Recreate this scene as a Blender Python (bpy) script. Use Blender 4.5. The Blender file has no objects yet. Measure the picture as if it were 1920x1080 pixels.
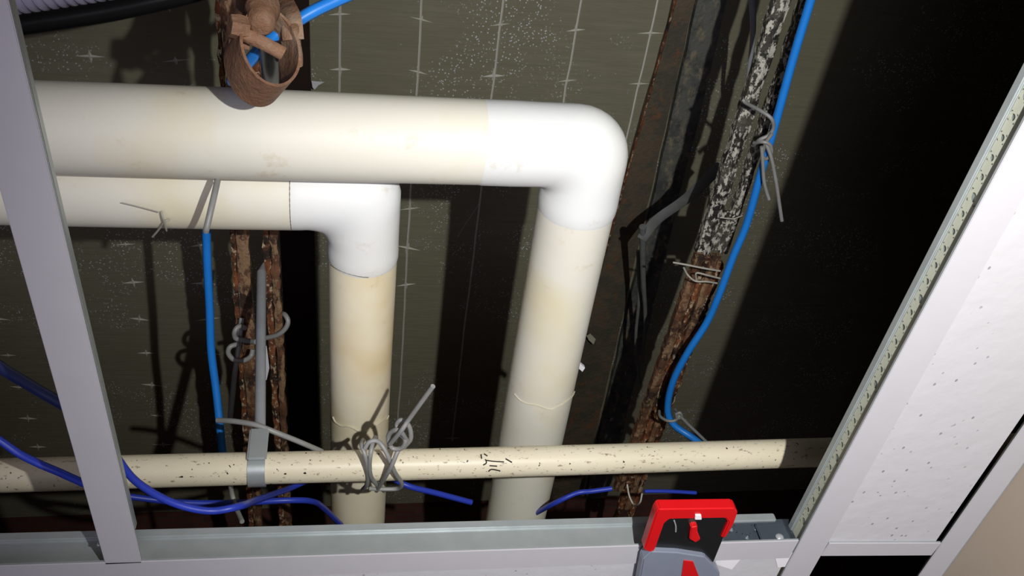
import bpy, bmesh, math, random
from mathutils import Vector, Matrix
random.seed(7)
S = bpy.context.scene
C = S.collection
Z0 = 2.0                                   # eye height above the room floor

# ---------------------------------------------------------------- camera
F = 1700.0
d1 = Vector((-320, 2090, F)); d2 = Vector(((F*F + 2090*60)/320, 60, F))
Ya = d1.normalized(); Xa = (d2 - d2.dot(Ya)*Ya).normalized(); Za = Xa.cross(Ya)
R = Matrix((Xa, Ya, Za))                   # camera (right, down, forward) -> world
cam_d = bpy.data.cameras.new('camera'); cam = bpy.data.objects.new('camera', cam_d); C.objects.link(cam)
cam_d.lens = F*36/1920; cam_d.sensor_width = 36; cam_d.clip_start = 0.01
cr, cu, cb = R @ Vector((1, 0, 0)), R @ Vector((0, -1, 0)), R @ Vector((0, 0, -1))
M4 = Matrix((cr, cu, cb)).transposed().to_4x4(); M4.translation = Vector((0, 0, Z0))
cam.matrix_world = M4
S.camera = cam
def at(x, y, h):                           # where the sight line of (x, y) reaches h above the eye
    r = R @ Vector((x-960, y-540, F)); r *= h/r.z
    return Vector((r.x, r.y, r.z + Z0))
def P(x, y, h): return Vector((x, y, h + Z0))
def topx(p):
    c = R.transposed() @ (Vector(p) - Vector((0, 0, Z0)))
    return c.x/c.z*F + 960, c.y/c.z*F + 540

# ---------------------------------------------------------------- light
w = bpy.data.worlds.new('world'); S.world = w; w.use_nodes = True
w.node_tree.nodes['Background'].inputs[0].default_value = (.5, .52, .6, 1)
w.node_tree.nodes['Background'].inputs[1].default_value = 0.02
L = P(.150, -.055, -.035)
ld = bpy.data.lights.new('torch_light', 'SPOT'); lo = bpy.data.objects.new('torch_light', ld); C.objects.link(lo)
ld.energy = 32.0; ld.color = (1, 1, .965); ld.spot_size = math.radians(99); ld.spot_blend = 1.0; ld.shadow_soft_size = .0045
lo.location = L
lo.rotation_euler = (P(.38, .60, .70) - L).to_track_quat('-Z', 'Y').to_euler()
ad = bpy.data.lights.new('room_light', 'AREA'); ao = bpy.data.objects.new('room_light', ad); C.objects.link(ao)
ad.shape = 'DISK'; ad.size = 1.2; ad.energy = 9.5; ad.color = (.86, .82, 1.0)
ao.location = (-.2, -.3, .9); ao.rotation_euler = (math.radians(172), 0, 0)
S.view_settings.view_transform = 'Standard'; S.view_settings.look = 'None'
S.view_settings.gamma = 1; S.view_settings.use_curve_mapping = False
S.view_settings.exposure = 0.0

# ---------------------------------------------------------------- materials
def srgb(c): return tuple(((v/255)/12.92 if v/255 <= .04045 else ((v/255+.055)/1.055)**2.4) for v in c) + (1,)
class NT:
    def __init__(s, name):
        s.m = bpy.data.materials.new(name); s.m.use_nodes = True; s.t = s.m.node_tree; s.b = s.t.nodes['Principled BSDF']
        s.co = s.n('ShaderNodeTexCoord').outputs['Object']
    def n(s, k, **kw):
        o = s.t.nodes.new(k)
        for a, v in kw.items(): setattr(o, a, v)
        return o
    def l(s, a, b): s.t.links.new(a, b)
    def mapped(s, sc, rot=(0, 0, 0)):
        m = s.n('ShaderNodeMapping'); s.l(s.co, m.inputs[0]); m.inputs['Scale'].default_value = sc; m.inputs['Rotation'].default_value = rot
        return m.outputs[0]
    def noise(s, scale, detail=4, rough=.6, vec=None):
        o = s.n('ShaderNodeTexNoise'); o.inputs['Scale'].default_value = scale; o.inputs['Detail'].default_value = detail
        o.inputs['Roughness'].default_value = rough; s.l(vec or s.co, o.inputs['Vector']); return o.outputs['Fac']
    def vor(s, scale, vec=None, out='Distance'):
        o = s.n('ShaderNodeTexVoronoi'); o.inputs['Scale'].default_value = scale; s.l(vec or s.co, o.inputs['Vector']); return o.outputs[out]
    def ramp(s, src, stops):
        o = s.n('ShaderNodeValToRGB'); s.l(src, o.inputs[0]); e = o.color_ramp.elements
        while len(e) < len(stops): e.new(.5)
        for k, (p, c) in enumerate(stops): e[k].position = p; e[k].color = c if len(c) == 4 else srgb(c)
        return o.outputs[0]
    def mask(s, src, a, b): return s.ramp(src, [(a, (0, 0, 0, 1)), (b, (1, 1, 1, 1))])
    def mix(s, fac, a, b, mode='MIX'):
        o = s.n('ShaderNodeMix', data_type='RGBA', blend_type=mode)
        if isinstance(fac, float): o.inputs[0].default_value = fac
        else: s.l(fac, o.inputs[0])
        for i, v in ((6, a), (7, b)):
            if isinstance(v, tuple): o.inputs[i].default_value = v if len(v) == 4 else srgb(v)
            else: s.l(v, o.inputs[i])
        return o.outputs[2]
    def mul(s, a, b):
        o = s.n('ShaderNodeMath', operation='MULTIPLY'); s.l(a, o.inputs[0])
        if isinstance(b, float): o.inputs[1].default_value = b
        else: s.l(b, o.inputs[1])
        return o.outputs[0]
    def col(s, c):
        if isinstance(c, tuple): s.b.inputs['Base Color'].default_value = c if len(c) == 4 else srgb(c)
        else: s.l(c, s.b.inputs['Base Color'])
    def bump(s, src, st, dist=.002):
        o = s.n('ShaderNodeBump'); o.inputs['Strength'].default_value = st; o.inputs['Distance'].default_value = dist
        s.l(src, o.inputs['Height']); s.l(o.outputs[0], s.b.inputs['Normal'])
    def fin(s, rough=.6, metal=0., spec=.5):
        s.b.inputs['Roughness'].default_value = rough; s.b.inputs['Metallic'].default_value = metal
        s.b.inputs['Specular IOR Level'].default_value = spec
        return s.m
def plain(name, c, rough=.6, metal=0., spec=.5, var=.12, scale=60):
    t = NT(name); d = tuple(int(v*(1-var)) for v in c)
    t.col(t.mix(t.noise(scale), c, d)); return t.fin(rough, metal, spec)

def m_concrete():
    t = NT('slab_concrete')
    st = t.noise(9, 8, .7, t.mapped((1.2, 14, 1)))
    cl = t.noise(3.0, 5, .6)
    c = t.mix(st, (120, 118, 100), (164, 160, 134))
    c = t.mix(t.mask(cl, .35, .7), c, (136, 130, 108))
    sp = t.mask(t.vor(190), .16, .28)          # 0 at dots
    inv = t.n('ShaderNodeInvert'); t.l(sp, inv.inputs[1])
    patch = t.mask(t.noise(7.5, 4, .65),   .50, .60)
    f = t.mul(inv.outputs[0], patch)
    c = t.mix(f, c, (235, 235, 240))
    sp2 = t.mask(t.vor(45), .03, .055); inv2 = t.n('ShaderNodeInvert'); t.l(sp2, inv2.inputs[1])
    c = t.mix(t.mul(inv2.outputs[0], .7), c, (200, 198, 185))
    t.col(c); t.bump(st, .5, .003); return t.fin(.75, 0, .35)
def m_foam(name, base, stain, white=0.):
    t = NT(name)
    c = t.mix(t.mask(t.noise(9, 3, .5), .48, .72), base, stain)
    c = t.mix(t.mul(t.mask(t.noise(28, 5, .7), .62, .72), .35), c, (196, 170, 120))
    t.col(c); t.bump(t.noise(14, 3, .5), .25, .004); return t.fin(.5, 0, .35)
def m_rust(name, brown, dark, pale, amt=(.5, .56), sc=70, stretch=(1, .5, 1)):
    t = NT(name)
    c = t.mix(t.mask(t.noise(22, 5, .7), .42, .58), brown, dark)
    c = t.mix(t.mask(t.noise(sc, 4, .7, t.mapped(stretch)), *amt), c, pale)
    t.col(c); t.bump(t.noise(90, 4, .7), .8, .003); return t.fin(.7, .1, .4)
def m_pvc():
    t = NT('aged_pvc')
    c = t.mix(t.noise(8, 4, .6, t.mapped((.4, 1, 1))), (236, 228, 206), (216, 204, 176))
    f = t.mask(t.noise(300, 4, .65, t.mapped((.5, 1, 1))), .60, .67)
    c = t.mix(t.mul(f, .75), c, (118, 96, 66))
    c = t.mix(t.mask(t.noise(230, 2, .5), .70, .73), c, (40, 34, 28))
    t.col(c); return t.fin(.42, 0, .4)
def m_tile():
    t = NT('ceiling_tile_board')
    a = t.mask(t.vor(130, t.mapped((1, .7, 1))), .10, .16); ia = t.n('ShaderNodeInvert'); t.l(a, ia.inputs[1])
    pits = t.mul(ia.outputs[0], t.mask(t.noise(18, 4, .7), .48, .56))
    c = t.mix(pits, (192, 191, 195), (146, 144, 148))
    t.col(c); t.bump(t.mix(pits, t.noise(50, 3, .5), (0, 0, 0, 1)), .5, .0015); return t.fin(.62, 0, .35)
def m_brick():
    t = NT('red_brick')
    o = t.n('ShaderNodeTexBrick'); m = t.mapped((3, 3, 3), (math.pi/2, 0, 0)); t.l(m, o.inputs[0])
    o.inputs['Color1'].default_value = srgb((96, 52, 44)); o.inputs['Color2'].default_value = srgb((80, 44, 38)); o.inputs['Mortar'].default_value = srgb((70, 60, 54))
    t.col(o.outputs[0]); return t.fin(.85)
def m_galv():
    t = NT('galvanised_steel')
    c = t.mix(t.noise(35, 3, .6), (150, 157, 160), (182, 188, 188))
    t.col(c); t.bump(t.noise(60, 2, .5), .15, .001); return t.fin(.36, .35, .5)
MAT = dict(
    slab=m_concrete(),
    foam1=m_foam('cream_foam', (234, 230, 216), (230, 220, 188)),
    foam2=m_foam('stained_foam', (244, 234, 206), (228, 206, 160)),
    elbow=m_foam('white_elbow_foam', (236, 237, 236), (234, 233, 226)),
    pvc=m_pvc(), tile=m_tile(), brick=m_brick(), galv=m_galv(),
    white=plain('white_enamel', (189, 187, 192), .42, 0, .4, .03),
    blue=plain('blue_cable_jacket', (36, 138, 238), .38, 0, .5, .08),
    navy=plain('violet_blue_jacket', (44, 66, 190), .4, 0, .5, .1),
    wire=plain('grey_wire', (160, 160, 158), .5, .1, .5, .2),
    pale=plain('pale_wire', (196, 192, 178), .55, .0, .4, .2),
    zinc=plain('pale_zinc', (206, 208, 190), .4, .1, .5, .1),
    rod=plain('steel_rod', (178, 181, 186), .35, .15, .5, .15),
    clip=plain('pale_clip', (236, 232, 218), .6, 0, .3, .15),
    rust=m_rust('rust_brown', (122, 84, 60), (66, 50, 42), (150, 120, 90)),
    mottle=m_rust('flaking_steel', (82, 78, 70), (38, 36, 33), (196, 192, 180), (.5, .56), 170),
    mottle2=m_rust('flaking_rusty_steel', (140, 84, 52), (48, 36, 30), (190, 170, 140), (.54, .60), 180),
    ring=m_rust('rusty_strap', (142, 104, 78), (122, 90, 70), (150, 128, 108), (.55, .7), 20),
    beam=m_rust('dark_rusty_beam', (112, 112, 106), (84, 86, 84), (150, 140, 116), (.52, .66), 60),
    beamred=m_rust('rust_stained_beam', (112, 98, 80), (92, 88, 76), (134, 92, 62), (.57, .68), 50),
    timber=plain('dark_timber', (52, 36, 30), .8, 0, .3, .3),
    dark=plain('dark_rubber', (134, 136, 134), .55, 0, .4, .3),
    wall=plain('beige_wall', (168, 154, 138), .8, 0, .3, .04, 6),
    floor=plain('floor_vinyl', (120, 116, 110), .7),
    plaster=plain('bare_plaster', (90, 88, 82), .9),
    red=plain('red_plastic', (206, 20, 26), .32, 0, .5, .05),
    ink=plain('black_ink', (40, 34, 30), .6),
    black=plain('black_plastic', (26, 27, 28), .28, 0, .5, .1),
    cover=plain('grey_plastic', (128, 134, 150), .35, 0, .5, .05),
    paper=plain('white_paper_tape', (232, 230, 236), .6, 0, .3, .03),
    yellow=plain('yellow_tape', (214, 172, 40), .45, 0, .4, .1),
    galv_dark_refl=plain('steel_dark_reflection', (92, 100, 112), .34, .4, .5, .15),  # galvanised steel with the dark reflection at the web end put into its colour
    navy_shaded=plain('shaded_navy_jacket', (30, 42, 92), .45, 0, .4, .1),  # shade over the left-edge cable, put into its jacket colour
    seam_dark=plain('foam_joint', (120, 110, 88), .7),
    seam=plain('foam_seam', (226, 220, 196), .6, 0, .3, .2),
    hose=plain('pale_hose', (176, 172, 196), .5, 0, .4, .1),
)

# ---------------------------------------------------------------- builders
def obj(name, bm, mat, parent=None, smooth=False, rx=True):
    if rx: bmesh.ops.recalc_face_normals(bm, faces=bm.faces)
    me = bpy.data.meshes.new(name); bm.to_mesh(me); bm.free()
    me.materials.append(MAT[mat])
    if smooth:
        for p in me.polygons: p.use_smooth = True
        me.set_sharp_from_angle(angle=math.radians(50))
    o = bpy.data.objects.new(name, me); C.objects.link(o)
    if parent:
        o.parent = parent; o.matrix_parent_inverse = Matrix.Translation(-parent.location)
    return o
def tag(o, label, cat, group=None):
    o['label'] = label; o['category'] = cat
    if group: o['group'] = group
    return o
def thing(name, label, cat, loc, group=None):
    o = bpy.data.objects.new(name, None); C.objects.link(o); o.location = loc; o.empty_display_size = .02
    return tag(o, label, cat, group)
def struct(name, bm, mat):
    o = obj(name, bm, mat); o['kind'] = 'structure'; return o
def box(bm, lo_, hi_, M=None):
    r = bmesh.ops.create_cube(bm, size=1.0)['verts']
    for v in r:
        v.co = Vector([lo_[i] + (v.co[i]+.5)*(hi_[i]-lo_[i]) for i in range(3)])
        if M: v.co = M @ v.co
    return r
def bbox(bm, a, b, bev=.001, M=None):
    b2 = bmesh.new(); box(b2, a, b); bmesh.ops.bevel(b2, geom=b2.edges[:], offset=bev, segments=2, affect='EDGES')
    me = bpy.data.meshes.new('t'); b2.to_mesh(me); b2.free()
    n = len(bm.verts); bm.from_mesh(me); bpy.data.meshes.remove(me)
    if M:
        bm.verts.ensure_lookup_table()
        for v in bm.verts[n:]: v.co = M @ v.co
def rings(bm, secs, n=20, cap=True):
    """secs: (centre, axis a, axis b) semi-axes; joined into one tube"""
    rr = []
    for c, a, b in secs:
        rr.append([bm.verts.new(c + a*math.cos(2*math.pi*k/n) + b*math.sin(2*math.pi*k/n)) for k in range(n)])
    for p, q in zip(rr, rr[1:]):
        for k in range(n): bm.faces.new((p[k], p[(k+1) % n], q[(k+1) % n], q[k]))
    if cap: bm.faces.new(rr[0][::-1]); bm.faces.new(rr[-1])
def smooth_path(pts, sub=6):
    if len(pts) < 3: return [Vector(p) for p in pts]
    q = [Vector(pts[0])*2 - Vector(pts[1])] + [Vector(p) for p in pts] + [Vector(pts[-1])*2 - Vector(pts[-2])]
    out = []
    for i in range(1, len(q)-2):
        for k in range(sub):
            t = k/sub; a, b, c, d = q[i-1:i+3]
            out.append(.5*((2*b) + (c-a)*t + (2*a-5*b+4*c-d)*t*t + (3*b-a-3*c+d)*t**3))
    out.append(q[-2]); return out
def tube(bm, pts, r, n=8, sub=6, ra=None, flat=1.):
    path = smooth_path(pts, sub); secs = []; up = Vector((0.13, .31, .94)).normalized()
    T = None
    for i, p in enumerate(path):
        t = (path[min(i+1, len(path)-1)] - path[max(i-1, 0)]).normalized()
        if i == 0:
            a = t.cross(up)
            if a.length < .1: a = t.cross(Vector((1, 0, 0)))
            a.normalize()
        else:
            a = (a - t*a.dot(t)).normalized()
        b = t.cross(a)
        rad = r if ra is None else r + (ra-r)*i/(len(path)-1)
        secs.append((p, a*rad, b*rad*flat))
    rings(bm, secs, n)
def pxs(l): return [at(*p) for p in l]
def cable(name, pts, r, mat, label, cat, group=None, parent=None, **kw):
    bm = bmesh.new(); tube(bm, pts, r, **kw)
    o = obj(name, bm, mat, parent, True)
    if parent is None: tag(o, label, cat, group)
    elif label: o['label'] = label
    return o

# ---------------------------------------------------------------- setting
H = 1.4; G = .4
bm = bmesh.new(); box(bm, (-2.2, -2, H+Z0), (2.6, 1.85, H+Z0+.12)); struct('ceiling', bm, 'slab')
bm = bmesh.new(); box(bm, (-2.3, 1.85, 0), (2.7, 2.0, H+Z0+.12)); struct('wall_back', bm, 'brick')
bm = bmesh.new(); box(bm, (-2.3, -2.1, 0), (-2.2, 1.85, H+Z0+.12)); struct('wall_left', bm, 'plaster')
bm = bmesh.new(); box(bm, (2.6, -2.1, 0), (2.7, 1.85, H+Z0+.12)); struct('wall_far_right', bm, 'plaster')
bm = bmesh.new(); box(bm, (-2.2, -2.1, 0), (2.6, -2.0, H+Z0+.12)); struct('wall_front', bm, 'plaster')
bm = bmesh.new(); box(bm, (-2.2, -2, -.1), (2.6, 1.85, 0)); struct('floor', bm, 'floor')
bm = bmesh.new(); box(bm, (.5235, -2, 0), (.60, 1.85, Z0+G+.006)); struct('wall_right', bm, 'wall')

# timber strip let into the slab and steel beams under it
bm = bmesh.new(); bbox(bm, (-.125, -1.2, H+Z0-.016), (-.063, 1.84, H+Z0), .003)
tag(obj('timber_batten', bm, 'timber'), 'dark brown timber batten fixed flat to the slab behind the strap hanger', 'batten')
def beam(x0, x1, z0, z1, x0b, x1b, mat, name, label, lip=None):
    """flat bar running away (Y) that drifts sideways from x0..x1 to x0b..x1b"""
    root = thing(name, label, 'beam', P((x0+x1)/2, .4, z1))
    bm = bmesh.new(); N = 60; lo_, hi_ = [], []
    for i in range(N+1):
        t = i/N; y = -.6 + 2.44*t; s = (y-.35)/1.2
        j = random.uniform(-.0016, .0016); k = random.uniform(-.0016, .0016)
        a = x0 + (x0b-x0)*s + j; b = x1 + (x1b-x1)*s + k
        lo_.append([bm.verts.new((a, y, Z0+z0)), bm.verts.new((b, y, Z0+z0+random.uniform(0, .002))), bm.verts.new((b, y, Z0+z1)), bm.verts.new((a, y, Z0+z1))])
    for p, q in zip(lo_, lo_[1:]):
        for k in range(4): bm.faces.new((p[k], p[(k+1) % 4], q[(k+1) % 4], q[k]))
    bm.faces.new(lo_[0]); bm.faces.new(lo_[-1][::-1])
    obj('flange', bm, mat, root)
    if lip:
        bm = bmesh.new()
        tube(bm, [P(x0 + (x0b-x0)*((y-.35)/1.2) + random.uniform(-.001, .001), y, z0-.001) for y in [-.55+.1*i for i in range(24)]], lip, 6, 2)
        obj('rusted_edge', bm, 'mottle2', root, True)['label'] = 'orange rusted edge'
    return root
beam(.529, .552, H-.012, H-.001, .482, .580, 'beamred', 'steel_beam', 'dark steel beam flange with orange rusty edge, right of the big pipe bend', .0022)
beam(.556, .604, H-.014, H-.001, .589, .645, 'beam', 'steel_beam', 'charcoal pitted steel beam strip, right beside the rusty-edged beam')

# thin binding wires and star clips on the slab
xs = {k: (.0800 + .0915*k)*H for k in range(-6, 4)}
ys = [(.4275 + .0655*k)*H for k in range(-2, 12)]
places = {-5: 'left of the white tee', -4: 'left of the blue cable', -3: 'close to the blue cable', -1: 'along the left side of the speckled slab area', 0: 'right of the small downpipe', 1: 'above the middle of the big pipe', 2: 'above the bend of the big pipe', 3: 'beside the rusty beam'}
for k in (-1, 0, 1, 2, 3):
    bm = bmesh.new(); segs = []
    x = xs[k]; pts = []
    for a in ys:
        pts += [P(x+random.uniform(-.0014, .0014), a-.03, H-.0022), P(x+random.uniform(-.0014, .0014), a+.012, H-.0016)]
    tube(bm, pts, .0021 if k >= -1 else .0006, 5, 2)
    tag(obj('binding_wire', bm, 'clip'), 'thin pale straight wire on the slab, ' + places[k], 'wire')
def clip_bm():
    bm = bmesh.new()
    c0 = bm.verts.new((0, 0, -.004)); c1 = bm.verts.new((0, 0, 0))
    pr = []
    for k in range(8):
        a = math.pi/4*k
        rr = (.0165 if k in (0, 4) else .010 if k in (2, 6) else .0032)
        pr.append(bm.verts.new((rr*math.cos(a), rr*math.sin(a), -.0016 if k % 2 == 0 else -.001)))
    for k in range(8):
        bm.faces.new((c0, pr[(k+1) % 8], pr[k])); bm.faces.new((c1, pr[k], pr[(k+1) % 8]))
    return bm
proto = None; cnt = {}
ordn = ['topmost', 'second down', 'third down', 'fourth down', 'fifth down', 'sixth down', 'seventh down', 'eighth down', 'ninth down', 'tenth down']
cols = {-6: 'at the far left edge', -5: 'left of the tee', -4: 'just right of the tee', -3: 'nearest the blue cable', -2: 'by the hanger', -1: 'at the left slab edge', 0: 'in the second column', 1: 'in the third column', 2: 'over the bend', 3: 'beside the rusty beam'}
def hidden(x, y):
    if not (-20 < x < 1940 and -20 < y < 975): return True
    if 150 < y < 345 and x < 1165: return True
    if 330 < y < 430 and x < 745: return True
    if x < 760 and 600 < x and y > 340: return True
    if 850 < x < 1165 and y > 340 and x > 850: return True
    if 400 < x < 620: return True
    if 850 < y < 915: return True
    return False
for k in xs:
    for y in ys:
        q = topx(P(xs[k], y, H))
        if hidden(*q): continue
        if q[0] > 1100 and q[1] > 200: continue
        if proto is None:
            o = obj('wire_clip', clip_bm(), 'clip'); proto = o
        else:
            o = proto.copy(); C.objects.link(o)
        o.location = P(xs[k]+random.uniform(-.001, .001), y+random.uniform(-.002, .002), H-.0005)
        s = random.uniform(1.0, 1.45)
        o.scale = (s*random.uniform(.8, 1.15), s*random.uniform(.5, 1.1), 1); o.rotation_euler = (0, 0, random.uniform(-.18, .22))
        top = q[1] < 330; cnt[(k, top)] = cnt.get((k, top), 0) + 1; od = ordn[cnt[(k, top)]-1]
        g = 'star clips on the dim left slab' if k <= -2 else 'star clips above the big pipe' if top else 'star clips between the downpipes'
        tag(o, 'pale star-shaped wire clip, ' + od + (' above the big pipe ' if top else ' below the horizontal pipes ') + cols[k], 'clip', g)

# ---------------------------------------------------------------- the two insulated pipes
def elbow_secs(cx, cy, z, r, ri, Ro, n=16):
    """bend from +X run (arriving from the left) to a run going +Y; cx, cy: axis crossing"""
    hs = ri + r                              # pivot sits down-left of the axes
    O = Vector((cx - hs, cy + hs, Z0+z)); full = ri + 2*r; out = []
    for i in range(n+1):
        th = math.pi/2*i/n                   # 0: straight up (-Y), 90: right (+X)
        d = Vector((math.sin(th), -math.cos(th), 0))
        # rounded-square outer profile with corner radius Ro
        u, v = abs(d.x), abs(d.y); k = full - Ro
        t = full/max(u, v)
        if u*t > k and v*t > k:              # hits the rounded corner
            bq = k*(u+v); cq = 2*k*k - Ro*Ro; t = bq + math.sqrt(max(0, bq*bq - cq))
        # inner profile: circle ri
        mid = (t+ri)/2; half = (t-ri)/2
        out.append((O + d*mid, d*half, Vector((0, 0, r))))
    return out
def insulated_pipe(label, cx, cy, z, r, ri, Ro, x_left, y_end, mats, collar, wob):
    root = thing('insulated_pipe', label, 'pipe', P(cx, cy, z))
    hs = ri + r
    def run(a, b, N, rr, name, mat, amp):
        bm = bmesh.new(); secs = []; ax = (b-a).normalized(); s = ax.cross(Vector((0, 0, 1)))
        ph = random.uniform(0, 6)
        for i in range(N+1):
            t = i/N; c = a.lerp(b, t)
            k = 1 + amp*(math.sin(t*9+ph) + .6*math.sin(t*23+ph*2))
            off = s*amp*r*math.sin(t*7+ph)
            secs.append((c+off, s*rr*k, Vector((0, 0, rr*k))))
        rings(bm, secs, 40); return obj(name, bm, mat, root, True)
    ex, ey = collar
    run(P(x_left, cy, z), P(cx-hs-ex, cy, z), 60, r, 'horizontal_section', mats[0], wob)
    run(P(cx, cy+hs+ey, z), P(cx, y_end, z), 50, r*.985, 'downpipe_section', mats[1], wob)
    bm = bmesh.new(); es = elbow_secs(cx, cy, z, r*1.0, ri, Ro); q = .5 if label.startswith('big') else 1.
    s0, s1 = es[0], es[-1]
    pre = [(s0[0]-Vector((ex+.004, 0, 0)), s0[1]*.99, s0[2]*.99), (s0[0]-Vector((ex, 0, 0)), s0[1]*(1+.012*q), s0[2]*(1+.012*q)), (s0[0]-Vector((ex*.5, 0, 0)), s0[1]*1.01, s0[2]*1.01)]
    post = [(s1[0]+Vector((0, ey*.5, 0)), s1[1]*1.01, s1[2]*1.01), (s1[0]+Vector((0, ey, 0)), s1[1]*(1+.012*q), s1[2]*(1+.012*q)), (s1[0]+Vector((0, ey+.004, 0)), s1[1]*.985, s1[2]*.985)]
    rings(bm, pre + es + post, 40)
    obj('elbow', bm, mats[2], root, True)['label'] = 'plain white elbow cover'
    return root
H1, R1, X1, Y1 = .664, .0361, .2032, .389
H2, R2, X2, Y2 = .690, .0328, .0135, .462
pipe1 = insulated_pipe('big cream insulated pipe that crosses the opening and bends down on the right', X1, Y1, H1, R1, .006, .046, -1.6, 1.84, ('foam1', 'foam1', 'elbow'), (.050, .018), .010)
pipe2 = insulated_pipe('smaller yellowed insulated pipe bending down left of the big pipe', X2, Y2, H2, R2, .018, .030, -1.6, 1.84, ('foam1', 'foam2', 'elbow'), (.012, .016), .010)
def seam_line(pipe, pts, label):
    bm = bmesh.new(); tube(bm, pts, .00045, 5, 1); obj('seam_line', bm, 'seam_dark', pipe, True)['label'] = label
def seam(pipe, name, cx, z, r, y, a0, a1, amp, label, rad=.0006, mat='seam', axis='Y', thick=None):
    pts = []
    for i in range(19):
        a = a0 + (a1-a0)*i/18; rr = r + .0003
        yy = y + amp*math.sin(i*.8) + random.uniform(-amp, amp)*.3 + amp*2*abs(i-9)/9*-.6
        if axis == 'Y': pts.append(P(cx + rr*math.sin(a), yy, z - rr*math.cos(a)))
        else: pts.append(P(yy, cx + rr*math.sin(a), z - rr*math.cos(a)))
    bm = bmesh.new(); tube(bm, pts, rad, 5, 2); o = obj(name, bm, mat, pipe, True)
    if label: o['label'] = label
seam(pipe1, 'tape_edge', X1, H1, R1*.99, .680, -1.1, 1.2, .002, 'creased edge of foam wrap')
seam(pipe2, 'tape_edge', X2, H2, R2*.99, .742, -1.1, 1.2, .003, 'torn edge of foam wrap', .0008)
arc = [-1.4 + 2.8*i/20 for i in range(21)]
seam_line(pipe2, [P(X2-.018-R2-.0125, Y2+R2*1.006*math.sin(a), H2-R2*1.006*math.cos(a)) for a in arc], 'thin dark joint line round the pipe')
seam_line(pipe2, [P(X2+R2*1.0*math.sin(a), Y2+.018+R2+.018+.0015*math.sin(a*3), H2-R2*1.0*math.cos(a)) for a in arc[2:12]], 'thin dark joint line under the elbow')
# yellow mark on the big downpipe
bm = bmesh.new(); g = []
for i in range(9):
    a = -.32 + .62*i/8
    row = []
    for yy in (.749, .757):
        for rr in (R1*.985*1.006, R1*.985*1.035):
            row.append(bm.verts.new(P(X1 + rr*math.sin(a), yy, H1 - rr*math.cos(a))))
    g.append(row)
for p, q in zip(g, g[1:]):
    for a, b in ((0, 1), (1, 3), (3, 2), (2, 0)): bm.faces.new((p[a], p[b], q[b], q[a]))
bm.faces.new((g[0][0], g[0][1], g[0][3], g[0][2])); bm.faces.new((g[-1][0], g[-1][2], g[-1][3], g[-1][1]))
obj('tape_mark', bm, 'yellow', pipe1)['label'] = 'short yellow tape mark'

# ---------------------------------------------------------------- PVC conduit
HP, RP, YP = .544, .0146, .661
root = thing('pvc_pipe', 'thin speckled cream plastic pipe crossing in front of both downpipes', 'pipe', P(0, YP, HP))
def xrun(x0, x1, r, name, mat, N=30):
    bm = bmesh.new(); secs = []
    for i in range(N+1):
        x = x0 + (x1-x0)*i/N
        secs.append((P(x, YP + .0006*math.sin(x*9), HP), Vector((0, r, 0)), Vector((0, 0, r))))
    rings(bm, secs, 32); return obj(name, bm, mat, root, True)
xrun(-1.6, -.082, RP, 'pipe_length', 'pvc'); xrun(-.0815, 1.5, RP*.985, 'pipe_length', 'pvc')
for x in (-.0817, ): 
    bm = bmesh.new(); rings(bm, [(P(x-.0012, YP, HP), Vector((0, RP*1.0, 0)), Vector((0, 0, RP*1.0))), (P(x+.0012, YP, HP), Vector((0, RP*1.012, 0)), Vector((0, 0, RP*1.012)))], 32)
    obj('joint_ring', bm, 'pvc', root, True)
def oncyl(x, y, lift=.0002):
    d = R @ Vector((x-960, y-540, F)); d.normalize(); o = Vector((0, YP, HP))
    A = d.y**2+d.z**2; B = -(d.y*o.y+d.z*o.z); Cc = o.y**2+o.z**2-(RP+lift)**2
    t = (-B - math.sqrt(max(0, B*B-A*Cc)))/A; return d*t + Vector((0, 0, Z0))
bm_ = [[(902, 852), (903, 860)], [(908, 851), (914, 855)], [(906, 872), (912, 868), (910, 861)], [(912, 863), (926, 865), (945, 866)], [(948, 860), (960, 867)], [(918, 873), (932, 874)], [(916, 884), (922, 880), (938, 883)]]
for i, st in enumerate(bm_):
    bm = bmesh.new(); tube(bm, [oncyl(*p) for p in st], .0006, 5, 3); obj('ink_mark', bm, 'ink', root, True)['label'] = 'tiny dark pen tick on the plastic pipe'
# clamp holding the conduit from the rod
cl = thing('pipe_clamp', 'grey metal strap clamp wrapped round the plastic pipe below the steel rod', 'clamp', P(-.152, YP, HP))
def band(bm, c, u, v, ax, r0, r1, hw, a0, a1, n=36):
    g = []
    for i in range(n+1):
        a = a0 + (a1-a0)*i/n; d = u*math.cos(a) + v*math.sin(a)
        g.append([bm.verts.new(c + d*r0 - ax*hw), bm.verts.new(c + d*r0 + ax*hw), bm.verts.new(c + d*r1 + ax*hw), bm.verts.new(c + d*r1 - ax*hw)])
    for p, q in zip(g, g[1:]):
        for k in range(4): bm.faces.new((p[k], p[(k+1) % 4], q[(k+1) % 4], q[k]))
    if abs(a1-a0) < 6.2: bm.faces.new(g[0]); bm.faces.new(g[-1][::-1])
xc = at(480, 880, HP-.01).x
bm = bmesh.new(); band(bm, P(xc, YP, HP), Vector((0, 1, 0)), Vector((0, 0, 1)), Vector((1, 0, 0)), RP*1.01, RP*1.13, .0075, 0, 2*math.pi)
obj('strap', bm, 'galv', cl, True)
bm = bmesh.new(); bbox(bm, (xc-.008, YP-.021, Z0+HP-.006), (xc+.009, YP-.0165, Z0+HP+.030), .0015)
obj('tab', bm, 'galv', cl)
rodt = thing('hanger_rod', 'smooth silver steel rod rising from the pipe clamp to the rusty bars', 'rod', P(xc, YP-.012, HP+.05))
bm = bmesh.new(); tube(bm, [P(xc+.001, YP-.0105, HP+.02), P(-.097, .664, .828)], .0052, 14, 1); obj('shaft', bm, 'rod', rodt, True)
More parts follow.
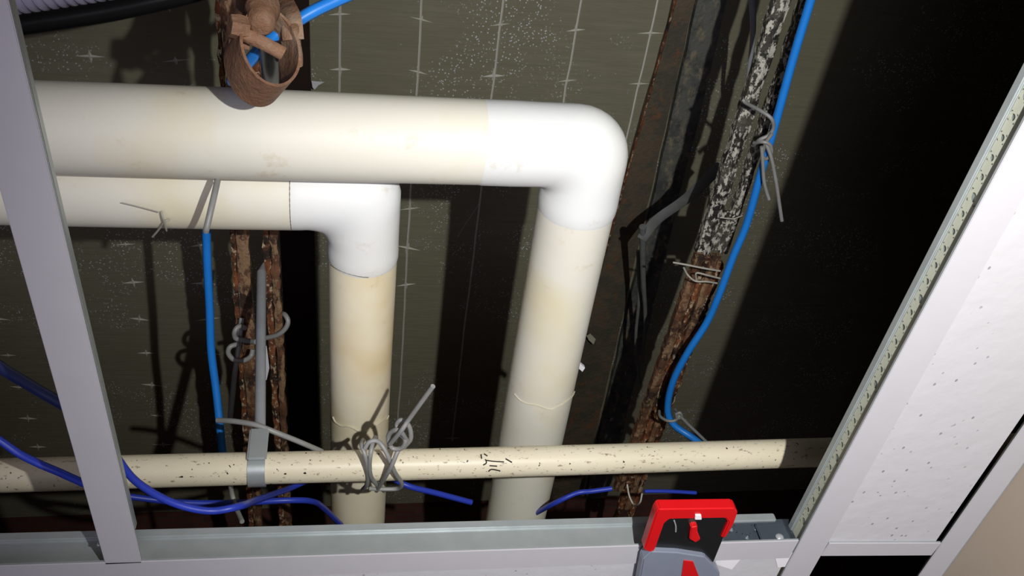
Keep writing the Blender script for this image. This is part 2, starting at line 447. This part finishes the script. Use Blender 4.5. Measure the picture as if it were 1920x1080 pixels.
bm = bmesh.new(); tube(bm, [P(-.097, .664, .828), P(-.096, .664, .846)], .0052, 14, 1, .001); obj('tip', bm, 'rod', rodt, True)

# ---------------------------------------------------------------- rusty bar pairs
def bar(parent, name, x0, x1, xb0, xb1, z, th, mat, y0, y1, wig=.0014, lip=0):
    bm = bmesh.new(); N = 90; g = []
    for i in range(N+1):
        t = i/N; y = y0 + (y1-y0)*t
        a = x0 + (xb0-x0)*t + random.uniform(-wig, wig); b = x1 + (xb1-x1)*t + random.uniform(-wig, wig)
        zz = Z0 + z + random.uniform(-.0008, .0008)
        m = (a+b)/2
        g.append([bm.verts.new((a, y, zz)), bm.verts.new((m, y, zz-lip)), bm.verts.new((b, y, zz)), bm.verts.new((b, y, zz+th)), bm.verts.new((a, y, zz+th))])
    for p, q in zip(g, g[1:]):
        for k in range(5): bm.faces.new((p[k], p[(k+1) % 5], q[(k+1) % 5], q[k]))
    bm.faces.new(g[0]); bm.faces.new(g[-1][::-1])
    return obj(name, bm, mat, parent)
ZB = .90
rr_ = thing('hanger_rail', 'flaking black and white steel rail with two parallel legs beside the right blue cable', 'rail', P(.45, .4, ZB))
bar(rr_, 'rail_leg', 0.4526, 0.4671, 0.4495, 0.4681, ZB, .012, 'mottle', -.6, .683, .0014, .003)
bar(rr_, 'rail_leg', 0.4795, 0.4857, 0.4821, 0.4929, ZB, .012, 'mottle', -.6, .683, .0012, .001)
bm = bmesh.new(); bbox(bm, (.453, .616, Z0+ZB+.001), (.488, .678, Z0+ZB+.006), .001); obj('gusset', bm, 'mottle', rr_)
r2_ = thing('rusty_angle_bar', 'brown ribbed rusty bar bundle tied under the lower end of the flaking rail', 'bar', P(.44, .85, ZB))
bar(r2_, 'bar', 0.4443, 0.4562, 0.4293, 0.4428, ZB-.012, .010, 'rust', .678, 1.16, .001, .002)
bar(r2_, 'bar', 0.4578, 0.4660, 0.4448, 0.4531, ZB-.010, .009, 'mottle2', .683, 1.26, .0016, .003)
bar(r2_, 'bar', 0.4671, 0.4784, 0.4552, 0.4645, ZB-.013, .010, 'rust', .678, 1.21, .001, .002)
bar(r2_, 'bar', 0.4800, 0.4883, 0.4676, 0.4748, ZB-.008, .008, 'mottle2', .693, 1.34, .0014, .001)
ZL = .85
rl_ = thing('rusty_bar_pair', 'pair of brown rusty steel bars behind the silver rod, left of the small downpipe', 'bar', P(-.1, .7, ZL))
bar(rl_, 'bar', -.119, -.102, -.138, -.127, ZL, .010, 'rust', .3, 1.3, .0018, .002)
bar(rl_, 'bar', -.1235, -.1195, -.1465, -.1395, ZL+.001, .010, 'mottle2', .3, 1.3, .0012, .001)
bar(rl_, 'bar', -.094, -.0865, -.100, -.0925, ZL, .010, 'mottle2', .3, 1.3, .0014, .001)
bar(rl_, 'bar', -.0855, -.0765, -.0915, -.0835, ZL-.002, .010, 'rust', .3, 1.3, .0018, .002)

# dark strap and rods between beam and rail
cable('rubber_strap', pxs([(1203, 448, 1.12), (1232, 412, 1.12), (1290, 370, 1.09), (1352, 310, 1.02)]), .0085, 'dark', 'dark grey flat strap slanting up from the beam to the flaking rail', 'strap', flat=.3)
cable('steel_rod', pxs([(1408, -30, 1.08), (1412, 60, 1.09), (1402, 150, 1.10), (1400, 182, 1.11)]), .0050, 'rod', 'grey round rod hanging at the top edge between beam and flaking rail', 'rod', ra=.002)
cable('steel_rod', pxs([(1205, 425, 1.12), (1206, 520, 1.15), (1210, 600, 1.17), (1204, 680, 1.19)]), .0060, 'dark', 'dark grey thin rod dropping from the slanting strap beside the beam', 'rod', ra=.002)
cable('steel_rod', pxs([(1196, 470, 1.2), (1198, 560, 1.2), (1192, 640, 1.2), (1200, 720, 1.2)]), .003, 'dark', 'second thinner dark wire left of the rod under the strap', 'wire')

# ---------------------------------------------------------------- cables
BR = .0046
cable('blue_cable', pxs([(1545, -90, .86), (1520, 0, .86), (1487, 110, .858), (1450, 245, .855), (1425, 330, .855), (1400, 420, .855), (1375, 480, .853), (1350, 548, .848), (1325, 605, .845), (1290, 660, .838), (1262, 715, .835), (1252, 765, .83), (1262, 795, .82), (1300, 822, .80), (1350, 860, .76)]), BR*1.08, 'blue', 'bright blue cable running down the right side beside the flaking rail', 'cable')
cable('blue_cable', [at(690, -25, .66), at(632, 0, .65), at(575, 28, .64), at(510, 72, .63), at(470, 112, .640), at(436, 152, .650), P(-.084, .346, .690), P(-.086, .378, .714), P(-.115, .43, .735), P(-.14, .50, .765), at(386, 425, .79), at(389, 500, .79), at(393, 580, .785), at(396, 660, .775), at(406, 740, .755), at(416, 840, .72), at(420, 885, .70)], BR, 'blue', 'bright blue cable passing through the strap hanger and down behind both pipes on the left', 'cable')
cable('blue_cable', pxs([(190, 810, .47), (222, 862, .465), (258, 905, .46), (320, 941, .458), (390, 958, .458), (450, 949, .465), (475, 940, .50), (500, 931, .532), (520, 924, .565), (545, 915, .60), (600, 890, .63)]), .0030, 'navy', 'violet blue cable drooping across the plastic pipe right of the white tee', 'cable')
cable('blue_cable', pxs([(200, 925, .6), (250, 932, .6), (340, 942, .6), (440, 943, .6), (540, 938, .6), (585, 940, .61), (606, 952, .63), (640, 985, .66)]), .0032, 'navy', 'thin violet blue cable lying level behind the drooping one', 'cable')
cable('blue_cable', pxs([(730, 893, .62), (765, 911, .61), (820, 925, .61), (884, 942, .61)]), .0032, 'navy', 'short violet blue cable end between the two downpipes below the plastic pipe', 'cable')
cable('blue_cable', pxs([(1000, 965, .64), (1035, 946, .61), (1080, 925, .61), (1110, 921, .61), (1147, 916, .61)]), .0028, 'navy', 'violet blue cable rising right from behind the big downpipe', 'cable')
cable('blue_cable', pxs([(1208, 921, .61), (1250, 921, .61), (1305, 924, .61)]), .0022, 'navy', 'short thin violet blue cable piece above the red tool', 'cable')
cable('blue_cable', pxs([(-60, 640, .5), (0, 688, .5), (60, 725, .5), (150, 780, .5), (190, 830, .52)]), .0042, 'navy_shaded', 'blue cable darkened as if shaded, at the left edge going behind the white tee', 'cable')
cable('blue_cable', pxs([(-50, 795, .5), (0, 826, .495), (35, 850, .49), (70, 868, .485), (110, 885, .48), (170, 912, .47)]), .0030, 'navy', 'violet blue cable at lower left crossing the plastic pipe beside the tee', 'cable')

# ---------------------------------------------------------------- tie wires
WR = .0026
def wire(pts, label, r=WR, mat='wire', **kw): return cable('tie_wire', pxs(pts), r, mat, label, 'wire', **kw)
def knot(name, label, loc, parts, r, mat='wire'):
    t = thing(name, label, 'wire', loc)
    for nm, pts in parts: cable(nm, pxs(pts) if len(pts[0]) == 3 and not isinstance(pts[0], Vector) else pts, r, mat, None, None, parent=t)
    return t
# around the conduit at the small downpipe: helical wraps
def wrap(x0, x1, turns, a0, rr=RP+.003, n=14):
    return [P(x0 + (x1-x0)*i/(turns*n), YP + rr*math.sin(a0 + 2*math.pi*i/n), HP - rr*math.cos(a0+2*math.pi*i/n)) for i in range(int(turns*n)+1)]
xw = [at(x, 875, HP-RP).x for x in (690, 700, 745, 752)]
knot('twisted_tie_wire', 'grey thick wire wrapped crosswise round the plastic pipe with an upright knot', P(xw[1], YP, HP),
     [('wrap', [(680, 826, .548), (678, 835, .535), (686, 858, .526), (690, 887, .527), (688, 908, .534), (680, 918, .548)]),
      ('wrap', [(704, 820, .548), (699, 830, .535), (695, 850, .5255), (693, 873, .5245), (696, 895, .527), (710, 912, .536), (720, 920, .548)]),
      ('wrap', [(684, 841, .530), (692, 829, .532), (707, 827, .532), (719, 839, .527), (730, 861, .522), (741, 887, .522), (753, 906, .528), (746, 916, .534), (715, 917, .535), (693, 916, .537)]),
      ('wrap', [(762, 822, .534), (746, 846, .524), (734, 874, .518), (720, 898, .524), (706, 920, .538)]),
      ('loop', [(758, 838, .527), (770, 822, .526), (767, 799, .527), (753, 788, .529), (744, 796, .529), (749, 811, .524), (760, 825, .520), (753, 840, .520), (735, 840, .522), (728, 821, .524), (735, 809, .522), (750, 808, .518), (764, 828, .522)]),
      ('tail', [(732, 832, .519), (752, 808, .513), (767, 786, .516), (790, 754, .512), (812, 724, .508)])], .0021)
knot('tie_wire', 'grey wire hitch with two hanging tails on the right blue cable', at(1440, 260, 0.850),
     [('bight', [(1393, 187, 0.875), (1400, 194, 0.870), (1425, 207, 0.850), (1446, 222, 0.840), (1450, 240, 0.843), (1440, 254, 0.845), (1424, 262, 0.847), (1414, 272, 0.860)]),
      ('loop', [(1414, 268, 0.855), (1430, 266, 0.843), (1444, 272, 0.841), (1446, 288, 0.843), (1436, 298, 0.847), (1430, 290, 0.850), (1436, 268, 0.843), (1448, 250, 0.840)]),
      ('tail', [(1436, 268, 0.843), (1446, 295, 0.838), (1455, 340, 0.833), (1461, 380, 0.830), (1466, 414, 0.827)]),
      ('tail', [(1428, 275, 0.845), (1430, 300, 0.843), (1432, 335, 0.840), (1436, 355, 0.838), (1442, 374, 0.835)])], .0022)
knot('cable_tie', 'pale grey tie looped round the bottom of the right blue cable', at(1255, 780, 0.815),
     [('loop', [(1236, 771, 0.840), (1238, 781, 0.825), (1252, 789, 0.812), (1266, 788, 0.810), (1274, 778, 0.812), (1266, 768, 0.830)]),
      ('knot', [(1268, 776, 0.811), (1275, 774, 0.810), (1278, 781, 0.810), (1270, 784, 0.810), (1268, 776, 0.811)]),
      ('tail', [(1275, 780, 0.810), (1295, 800, 0.805), (1322, 826, 0.800), (1345, 850, 0.795)])], .0022)
wire([(1262, 492, 0.860), (1290, 497, 0.853), (1320, 503, 0.851), (1350, 508, 0.855)], 'thin straight pale wire across the rail just above the brown bars', .0013, 'pale')
knot('tie_wire', 'rusty thin wire bound round the top of the brown bar bundle', at(1315, 520, 0.850),
     [('strand', [(1282, 502, 0.870), (1290, 516, 0.857), (1304, 527, 0.853), (1325, 528, 0.852), (1344, 531, 0.857)]),
      ('strand', [(1306, 526, 0.854), (1306, 512, 0.851), (1326, 516, 0.850), (1350, 522, 0.855)])], .0013, 'pale')
wire([(1288, 770, 1.3985), (1320, 771, 1.3985), (1357, 771, 1.3985)], 'thin faint wire on the dark slab right of the cable tie, upper of two', .0014)
wire([(1296, 786, 1.3985), (1325, 787, 1.3985), (1350, 787, 1.3985)], 'thin faint wire on the dark slab right of the cable tie, lower of two', .0014)
wire([(1350, 408, 0.875), (1375, 410, 0.870), (1392, 404, 0.865)], 'thin pale wire joining the flaking rail and the blue cable', .0008, 'pale')
wire([(1176, 908, .62), (1180, 930, .61), (1190, 948, .60), (1200, 942, .61), (1204, 925, .62)], 'thin rusty wire loop hanging below the plastic pipe', .0010, 'pale')
# wires on the left
knot('tie_wire', 'pale grey wire twisted into two loops beside the silver rod', at(448, 660, .82),
     [('tail', [(453, 596, .84), (450, 625, .83), (446, 660, .82), (440, 700, .80), (436, 740, .77), (431, 788, .74)]),
      ('loop', [(460, 615, .83), (448, 612, .825), (440, 622, .82), (442, 634, .82), (456, 638, .815), (480, 641, .80)]),
      ('loop', [(447, 645, .82), (432, 650, .815), (428, 662, .812), (438, 674, .81), (456, 676, .812), (470, 668, .82), (474, 655, .825)]),
      ('loop', [(497, 634, .845), (520, 628, .84), (535, 616, .84), (540, 602, .843), (534, 590, .85), (526, 588, .86)])], .0031)
wire([(408, 788, .60), (440, 790, .59), (480, 797, .58), (520, 812, .575), (560, 828, .575), (604, 847, .575)], 'pale grey thick wire reaching from the blue cable over to the plastic pipe', .0026)
wire([(431, 905, .60), (436, 930, .58), (444, 955, .57), (454, 978, .55)], 'short pale wire crossing behind the drooping violet cables', .0024)
wire([(408, 338, .640), (402, 365, .622), (395, 395, .610), (388, 425, .602), (386, 434, .602)], 'grey tie wire hanging over the smaller pipe above the blue cable', .0026)
wire([(228*1, 380, .652), (262, 388, .650), (300, 398, .648)], 'very thin pale thread on the smaller pipe near the tee', .0005, 'pale')
knot('frayed_wire', 'tiny frayed pale wire twist under the smaller pipe near the tee', at(305, 410, .65),
     [('strand', [(302, 396, .652), (306, 410, .65), (310, 424, .655), (312, 432, .66)]), ('strand', [(286, 444, .67), (298, 430, .66), (308, 416, .652), (318, 412, .652)])], .0009, 'pale')
wire([(902, 366, 1.399), (896, 385, 1.399), (885, 402, 1.399), (870, 424, 1.399), (858, 444, 1.399)], 'thin pale cobweb-like thread in the dark gap left of the big downpipe', .0010, 'pale')

# ---------------------------------------------------------------- strap hanger (top left)
hg = thing('strap_hanger', 'rusty brown ring strap hanger with bolt dangling before the big pipe', 'hanger', at(495, 105, .61))
c = at(492, 108, .606)
fw = (R @ Vector((0, 0, 1))); rt = (R @ Vector((1, 0, 0))); dn = (R @ Vector((0, 1, 0)))
ax = (fw*.74 - rt*.52 + dn*.22).normalized()
u = (dn - ax*dn.dot(ax)).normalized(); v = ax.cross(u)
def eband(bm, c, u, v, ax, ru, rv, th, hw, a0, a1, n=48):
    g = []
    for i in range(n+1):
        a = a0 + (a1-a0)*i/n; d = u*math.cos(a)*ru + v*math.sin(a)*rv; nn = (u*math.cos(a)/ru + v*math.sin(a)/rv).normalized()
        g.append([bm.verts.new(c + d - ax*hw), bm.verts.new(c + d + ax*hw), bm.verts.new(c + d + nn*th + ax*hw), bm.verts.new(c + d + nn*th - ax*hw)])
    for p, q in zip(g, g[1:]):
        for k in range(4): bm.faces.new((p[k], p[(k+1) % 4], q[(k+1) % 4], q[k]))
    bm.faces.new(g[0]); bm.faces.new(g[-1][::-1])
bm = bmesh.new(); eband(bm, c, u, v, ax, .0275, .0195, .002, .0175, -2.75, 2.75); obj('ring_strap', bm, 'ring', hg, True)
# yoke tapering to the bolt
bm = bmesh.new(); tube(bm, [at(449, 60, .60), at(470, 70, .60), at(500, 84, .60), at(531, 101, .60)], .0048, 10, 4, flat=.55); obj('cross_bolt', bm, 'ring', hg, True)
bm = bmesh.new(); tube(bm, [at(552, 48, .615), at(556, 80, .618), at(559, 105, .62), at(558, 122, .62)], .0028, 8, 4, .0038); obj('strap_tail', bm, 'ring', hg, True)
bm = bmesh.new()
q0 = at(492, 22, .618); axb = (at(490, 50, .60) - q0).normalized(); ub = axb.cross(rt).normalized(); vb = axb.cross(ub)
rings(bm, [(q0 - axb*.012, ub*.008, vb*.008), (q0 - axb*.010, ub*.0115, vb*.0115), (q0, ub*.0118, vb*.0118), (q0+axb*.004, ub*.010, vb*.010), (q0+axb*.010, ub*.0098, vb*.0098), (q0+axb*.016, ub*.0085, vb*.0085), (q0+axb*.018, ub*.006, vb*.006)], 28)
obj('bolt_head', bm, 'ring', hg, True)
bm = bmesh.new(); q1 = at(447, 50, .602); a_ = (rt*.75+fw*.5).normalized(); u_ = a_.cross(dn).normalized(); v_ = a_.cross(u_)
rings(bm, [(q1 - a_*.006, u_*.0075, v_*.0075), (q1, u_*.0085, v_*.0085), (q1+a_*.006, u_*.0075, v_*.0075)], 6); obj('nut', bm, 'ring', hg)
bm = bmesh.new()
for pts in ([(452, -60, .70), (456, 0, .66), (452, 40, .62), (448, 90, .61)], [(520, -60, .70), (530, 0, .655), (545, 35, .625), (550, 75, .615)]):
    tube(bm, pxs(pts), .0078, 8, 4, flat=.28)
obj('yoke', bm, 'ring', hg, True)
bm = bmesh.new(); tube(bm, [at(505, 78, .625), at(506, 100, .63), at(508, 140, .64), at(508, 165, .66)], .0085, 10, 3, .006); obj('rubber_lining', bm, 'black', hg, True)['label'] = 'black crumpled lining'
bm = bmesh.new(); tube(bm, [at(430, -45, .85), at(444, -20, .72), at(490, 0, .64), at(492, 10, .63)], .006, 10, 4); obj('suspension_rod', bm, 'ring', hg, True)

# scraps
def scrap(pts, h, label, mat='paper', th=.0012, name='foam_scrap', cat='scrap'):
    bm = bmesh.new(); a = [bm.verts.new(at(x, y, h)) for x, y in pts]; b = [bm.verts.new(v_.co + Vector((0, 0, th))) for v_ in a]
    bm.faces.new(a); bm.faces.new(b[::-1]); n = len(a)
    for k in range(n): bm.faces.new((a[k], a[(k+1) % n], b[(k+1) % n], b[k]))
    return tag(obj(name, bm, mat), label, cat)
scrap([(584, 152), (608, 154), (597, 160), (590, 168), (586, 164)], 1.37, 'tiny white paper scrap at the top edge of the big pipe')
scrap([(1078, 684), (1086, 676), (1090, 684), (1097, 690), (1092, 697), (1084, 690)], .66, 'tiny white foam crumb at right side of the big downpipe', 'paper', .004)
scrap([(1100, 630), (1107, 626), (1117, 636), (1113, 646), (1104, 638)], 1.35, 'small grey scrap on the rusty beam right of the big downpipe', 'seam')
scrap([(490, 640), (500, 650), (505, 690), (500, 712), (494, 718), (488, 700)], .835, 'small white label stuck on the rusty bars behind the silver rod', 'paper', .001, 'paper_label', 'label')

# flexible hose top left
bm = bmesh.new()
path = smooth_path(pxs([(-260, 5, .80), (-60, -24, .80), (120, -50, .80), (300, -84, .80), (520, -150, .84)]), 40); secs = []
for i, p in enumerate(path):
    t = (path[min(i+1, len(path)-1)] - path[max(i-1, 0)]).normalized(); a = t.cross(Vector((0, 0, 1))).normalized(); b = t.cross(a)
    rr = .026 + (.0012 if i % 4 < 2 else -.0012); secs.append((p, a*rr, b*rr))
rings(bm, secs, 24)
tag(obj('flexible_hose', bm, 'hose', None, True), 'pale lavender ribbed flexible hose at the top left corner', 'hose')

cable('black_tube', pxs([(-200, 72, .86), (-60, 60, .86), (20, 48, .86), (200, 20, .86), (345, -12, .86), (480, -52, .87)]), .0105, 'black', 'matt black tube running just under the lavender hose at the top left', 'tube', n=14)

# ---------------------------------------------------------------- suspended ceiling grid
def plate_holes(bm, o, du, dv, length, height, cells, thick):
    """plate spanned by du (length) and dv (height); cells: (u centre, v centre, radius, kind) sorted on u; holes become octagons, bumps domes"""
    nrm = du.cross(dv).normalized(); K = 12
    def pt(u_, v_, w_=0): return o + du*u_ + dv*v_ + nrm*w_
    def quad(a, b, c_, d):
        vs = [bm.verts.new(p) for p in (a, b, c_, d)]; bm.faces.new(vs)
    for side in (0, thick):
        cur = 0
        for (uc, vc, r, kind) in cells:
            s = r*1.5
            if uc - s > cur: quad(pt(cur, 0, side), pt(uc-s, 0, side), pt(uc-s, height, side), pt(cur, height, side))
            # column with hole
            if vc-s > 0: quad(pt(uc-s, 0, side), pt(uc+s, 0, side), pt(uc+s, vc-s, side), pt(uc-s, vc-s, side))
            if vc+s < height: quad(pt(uc-s, vc+s, side), pt(uc+s, vc+s, side), pt(uc+s, height, side), pt(uc-s, height, side))
            sq, ci = [], []
            for k in range(K):
                a = 2*math.pi*k/K; m = max(abs(math.cos(a)), abs(math.sin(a)))
                sq.append(bm.verts.new(pt(uc + s*math.cos(a)/m, vc + s*math.sin(a)/m, side)))
                ci.append(bm.verts.new(pt(uc + r*math.cos(a), vc + r*math.sin(a), side)))
            # square corners
            for k in range(K):
                bm.faces.new((sq[k], sq[(k+1) % K], ci[(k+1) % K], ci[k]))
            if kind == 'bump':
                top = bm.verts.new(pt(uc, vc, side + r*.8))
                for k in range(K): bm.faces.new((ci[k], ci[(k+1) % K], top))
            cur = uc + s
        quad(pt(cur, 0, side), pt(length, 0, side), pt(length, height, side), pt(cur, height, side))
# main tee left (runs along Y)
def tee_y(x, y0, y1, w, hgt, label, holes=None, xw=None):
    xw = xw or x
    root = thing('ceiling_tee', label, 'ceiling tee', P(x, (y0+y1)/2, G))
    bm = bmesh.new(); bbox(bm, (x-w/2, y0, Z0+G-.0006), (x+w/2, y1, Z0+G+.0006), .0004); obj('face', bm, 'white', root)
    bm = bmesh.new(); box(bm, (x-w/2, y0, Z0+G+.0007), (x+w/2, y1, Z0+G+.0015)); obj('flange', bm, 'galv', root)
    if holes is None:
        bm = bmesh.new(); box(bm, (xw-.0006, y0, Z0+G+.0015), (xw+.0006, y1, Z0+G+hgt-.005)); obj('web', bm, 'galv', root)
    else:
        bm = bmesh.new(); box(bm, (xw-.0004, y0, Z0+G+.0015), (xw+.0006, y1, Z0+G+hgt-.005)); obj('web', bm, 'galv', root)
        bm = bmesh.new(); plate_holes(bm, Vector((xw-.0016, y0, Z0+G+.0015)), Vector((0, 1, 0)), Vector((0, 0, 1)), y1-y0, .0150, holes, .0010); obj('perforated_strip', bm, 'zinc', root, rx=False)['label'] = 'pale punched lower strip of the web'
    bm = bmesh.new(); bbox(bm, (xw-.0032, y0, Z0+G+hgt-.0065), (xw+.0032, y1, Z0+G+hgt), .0008); obj('bulb', bm, 'galv', root)
    return root
YC = .5835
tee_y(-.1555, -.7, YC+.002, .0245, .034, 'long white ceiling tee rail on the left of the open bay')
hol = [(.9+.0133*k, .0095 if k % 6 == 5 else .0112, .0030 if k % 6 == 5 else .0021, 'hole') for k in range(30)]
tee_y(.3783, -.7, .66+.6, .0265, .0235, 'white ceiling tee with perforated galvanised web, right of the open bay', hol, .3704)
# cross tee (runs along X, slightly askew)
def tee_x(x0, x1, y0, y1, w, hgt, label, cells=()):
    root = thing('ceiling_cross_tee', label, 'ceiling tee', P((x0+x1)/2, (y0+y1)/2, G))
    d = Vector((x1-x0, y1-y0, 0)); Ln = d.length; M = Matrix.Translation(P(x0, y0, G)) @ Matrix.Rotation(math.atan2(d.y, d.x), 4, 'Z')
    bm = bmesh.new(); bbox(bm, (0, -w/2, -.0006), (Ln, w/2, .0006), .0004, M); obj('face', bm, 'white', root)
    bm = bmesh.new(); box(bm, (0, -w/2, .0007), (Ln, w/2, .0015), M); obj('flange', bm, 'galv', root)
    du = (M.to_3x3() @ Vector((1, 0, 0)))
    cut = cells[0][0]-.012 if cells else Ln
    bm = bmesh.new(); plate_holes(bm, M @ Vector((0, .0006, .0015)), du, Vector((0, 0, 1)), cut, hgt-.0065, [], .0012); obj('web', bm, 'galv', root, rx=False)
    if cells:
        bm = bmesh.new(); plate_holes(bm, M @ Vector((cut, .0004, .0015)), du, Vector((0, 0, 1)), Ln-cut, hgt-.0065, [(a-cut, b, c_, k) for a, b, c_, k in cells], .0012); obj('punched_web', bm, 'galv_dark_refl', root, rx=False)['label'] = 'dimpled web end coloured like a dark reflection'
    bm = bmesh.new(); bbox(bm, (0, -.0032, hgt-.0075), (Ln-.006, .0032, hgt), .001, M); obj('bulb', bm, 'galv', root)
    return root
X0c = -1.6
def ycen(x): return .5835 + (x+.148)*.0232 + .0125
base = .23 - X0c
cells = [(base+.052+.0112*k, .011+(.008 if k % 2 else 0), .0026, 'bump') for k in range(9)]
cells = [(a, b, r if k not in (6,) else .0036, kk if k != 6 else 'hole') for k, (a, b, r, kk) in enumerate(cells)]
ct = tee_x(X0c, .3635, ycen(X0c), ycen(.3635), .0245, .034, 'white cross tee with galvanised web along the bottom of the opening', cells)
tee_x(.392, .4985, .6105, .6180, .018, .028, 'short white cross tee above the black opening at the bottom right')
# wall angle
wa = thing('wall_angle', 'white wall angle strip between the speckled tile and the beige wall', 'wall trim', P(.512, 0, G))
bm = bmesh.new(); bbox(bm, (.4995, -.7, Z0+G-.0008), (.5234, 1.84, Z0+G+.0006), .0004); obj('face', bm, 'white', wa)
bm = bmesh.new(); box(bm, (.5224, -.7, Z0+G-.001), (.5234, 1.84, Z0+G+.02)); obj('upright', bm, 'galv', wa)
# tiles
def tile(x0, x1, y0, y1, label, z=.0018, sk=0):
    bm = bmesh.new(); bbox(bm, (x0, y0, Z0+G+z), (x1, y1, Z0+G+z+.012), .001)
    return tag(obj('ceiling_tile', bm, 'tile'), label, 'ceiling tile')
tile(.3795, .4962, -.7, .612, 'speckled white ceiling tile strip on the right beside the wall')
bm = bmesh.new()
vs = [(-.9, ycen(-.9)+.003), (.3625, ycen(.3625)+.003), (.3625, 1.25), (-.9, 1.25)]
a = [bm.verts.new(P(x, y, G+.0020)) for x, y in vs]; b = [bm.verts.new(P(x, y, G+.014)) for x, y in vs]
bm.faces.new(a); bm.faces.new(b[::-1])
for k in range(4): bm.faces.new((a[k], a[(k+1) % 4], b[(k+1) % 4], b[k]))
tag(obj('ceiling_tile', bm, 'tile'), 'plain off-white ceiling tile beyond the cross tee at the bottom edge', 'ceiling tile')
scrap([(1345, 1040), (1398, 1038), (1372, 1068), (1340, 1058)], G+.0014, 'torn white paper tape piece right of the red tool', 'paper', .0005, 'paper_tape', 'tape')
scrap([(1452, 1038), (1492, 1036), (1480, 1062), (1458, 1064)], G+.0014, 'square white paper tape patch next to the perforated tee', 'paper', .0005, 'paper_tape', 'tape')
# screw joint at corner
cj = thing('corner_clip', 'bright metal clip with screw where the cross tee meets the perforated tee', 'clip', at(1490, 990, .41))
bm = bmesh.new(); M = Matrix.Translation(P(.335, ycen(.335)-.004, G+.003)); bbox(bm, (0, -.0015, 0), (.0255, .0, .019), .0008, M); obj('plate', bm, 'galv_dark_refl', cj)
bm = bmesh.new(); q = P(.352, ycen(.35)-.0058, G+.008); rings(bm, [(q, Vector((.0035, 0, 0)), Vector((0, 0, .0035))), (q-Vector((0, .0016, 0)), Vector((.002, 0, 0)), Vector((0, 0, .002)))], 14); obj('screw', bm, 'rod', cj, True)
# joint clip on left tee
bm = bmesh.new(); bbox(bm, (-.1710, .566, Z0+G+.0016), (-.1600, .5672, Z0+G+.024), .0006)
tag(obj('tee_clip', bm, 'galv'), 'small grey metal tab joining the left tee to the cross tee', 'clip')

# ---------------------------------------------------------------- red tool on the cross tee
rt_ = thing('red_tool', 'red framed black plastic tool clipped over the cross tee, bottom right', 'tool', at(1290, 1000, .388))
ZT = .3905
def slabpx(pts, z0, z1, bev=.0012):
    bm = bmesh.new(); a = [bm.verts.new(at(x, y, z0)) for x, y in pts]; b = [bm.verts.new(v_.co + Vector((0, 0, z1-z0))) for v_ in a]
    bm.faces.new(a); bm.faces.new(b[::-1]); n = len(a)
    for k in range(n): bm.faces.new((a[k], a[(k+1) % n], b[(k+1) % n], b[k]))
    bmesh.ops.recalc_face_normals(bm, faces=bm.faces)
    if bev: bmesh.ops.bevel(bm, geom=bm.edges[:], offset=bev, segments=3, affect='EDGES')
    return bm
obj('body', slabpx([(1242, 964), (1368, 962), (1374, 968), (1338, 1056), (1215, 1040), (1222, 1018)], ZT, ZT+.008, .001), 'black', rt_, False)
obj('frame', slabpx([(1236, 955), (1378, 953), (1384, 961), (1376, 984), (1362, 1008), (1352, 1010), (1366, 980), (1360, 972), (1256, 974), (1246, 982), (1226, 1038), (1207, 1032), (1230, 962)], ZT-.003, ZT+.0065, .0011), 'red', rt_)
obj('latch', slabpx([(1296, 989), (1308, 987), (1308, 998), (1314, 1012), (1304, 1018), (1293, 1012), (1294, 1000)], ZT-.0045, ZT+.001, .0008), 'red', rt_)
obj('button', slabpx([(1304, 966), (1315, 966), (1316, 975), (1303, 975)], ZT-.0042, ZT, .0004), 'paper', rt_)['label'] = 'small white square button'
obj('cover', slabpx([(1222, 1034), (1270, 1036), (1322, 1044), (1334, 1056), (1350, 1075), (1350, 1130), (1190, 1130), (1205, 1050)], ZT-.004, ZT+.006, .0012), 'cover', rt_)['label'] = 'grey plastic cover'
obj('stripe', slabpx([(1282, 1052), (1300, 1054), (1312, 1085), (1314, 1130), (1276, 1130), (1278, 1080)], ZT-.0050, ZT-.0035, 0), 'red', rt_)
bm = bmesh.new(); tube(bm, [at(1264, 976, ZT-.001), at(1267, 986, ZT-.0012), at(1267, 997, ZT-.001)], .0006, 6, 3); obj('pin', bm, 'galv', rt_, True)
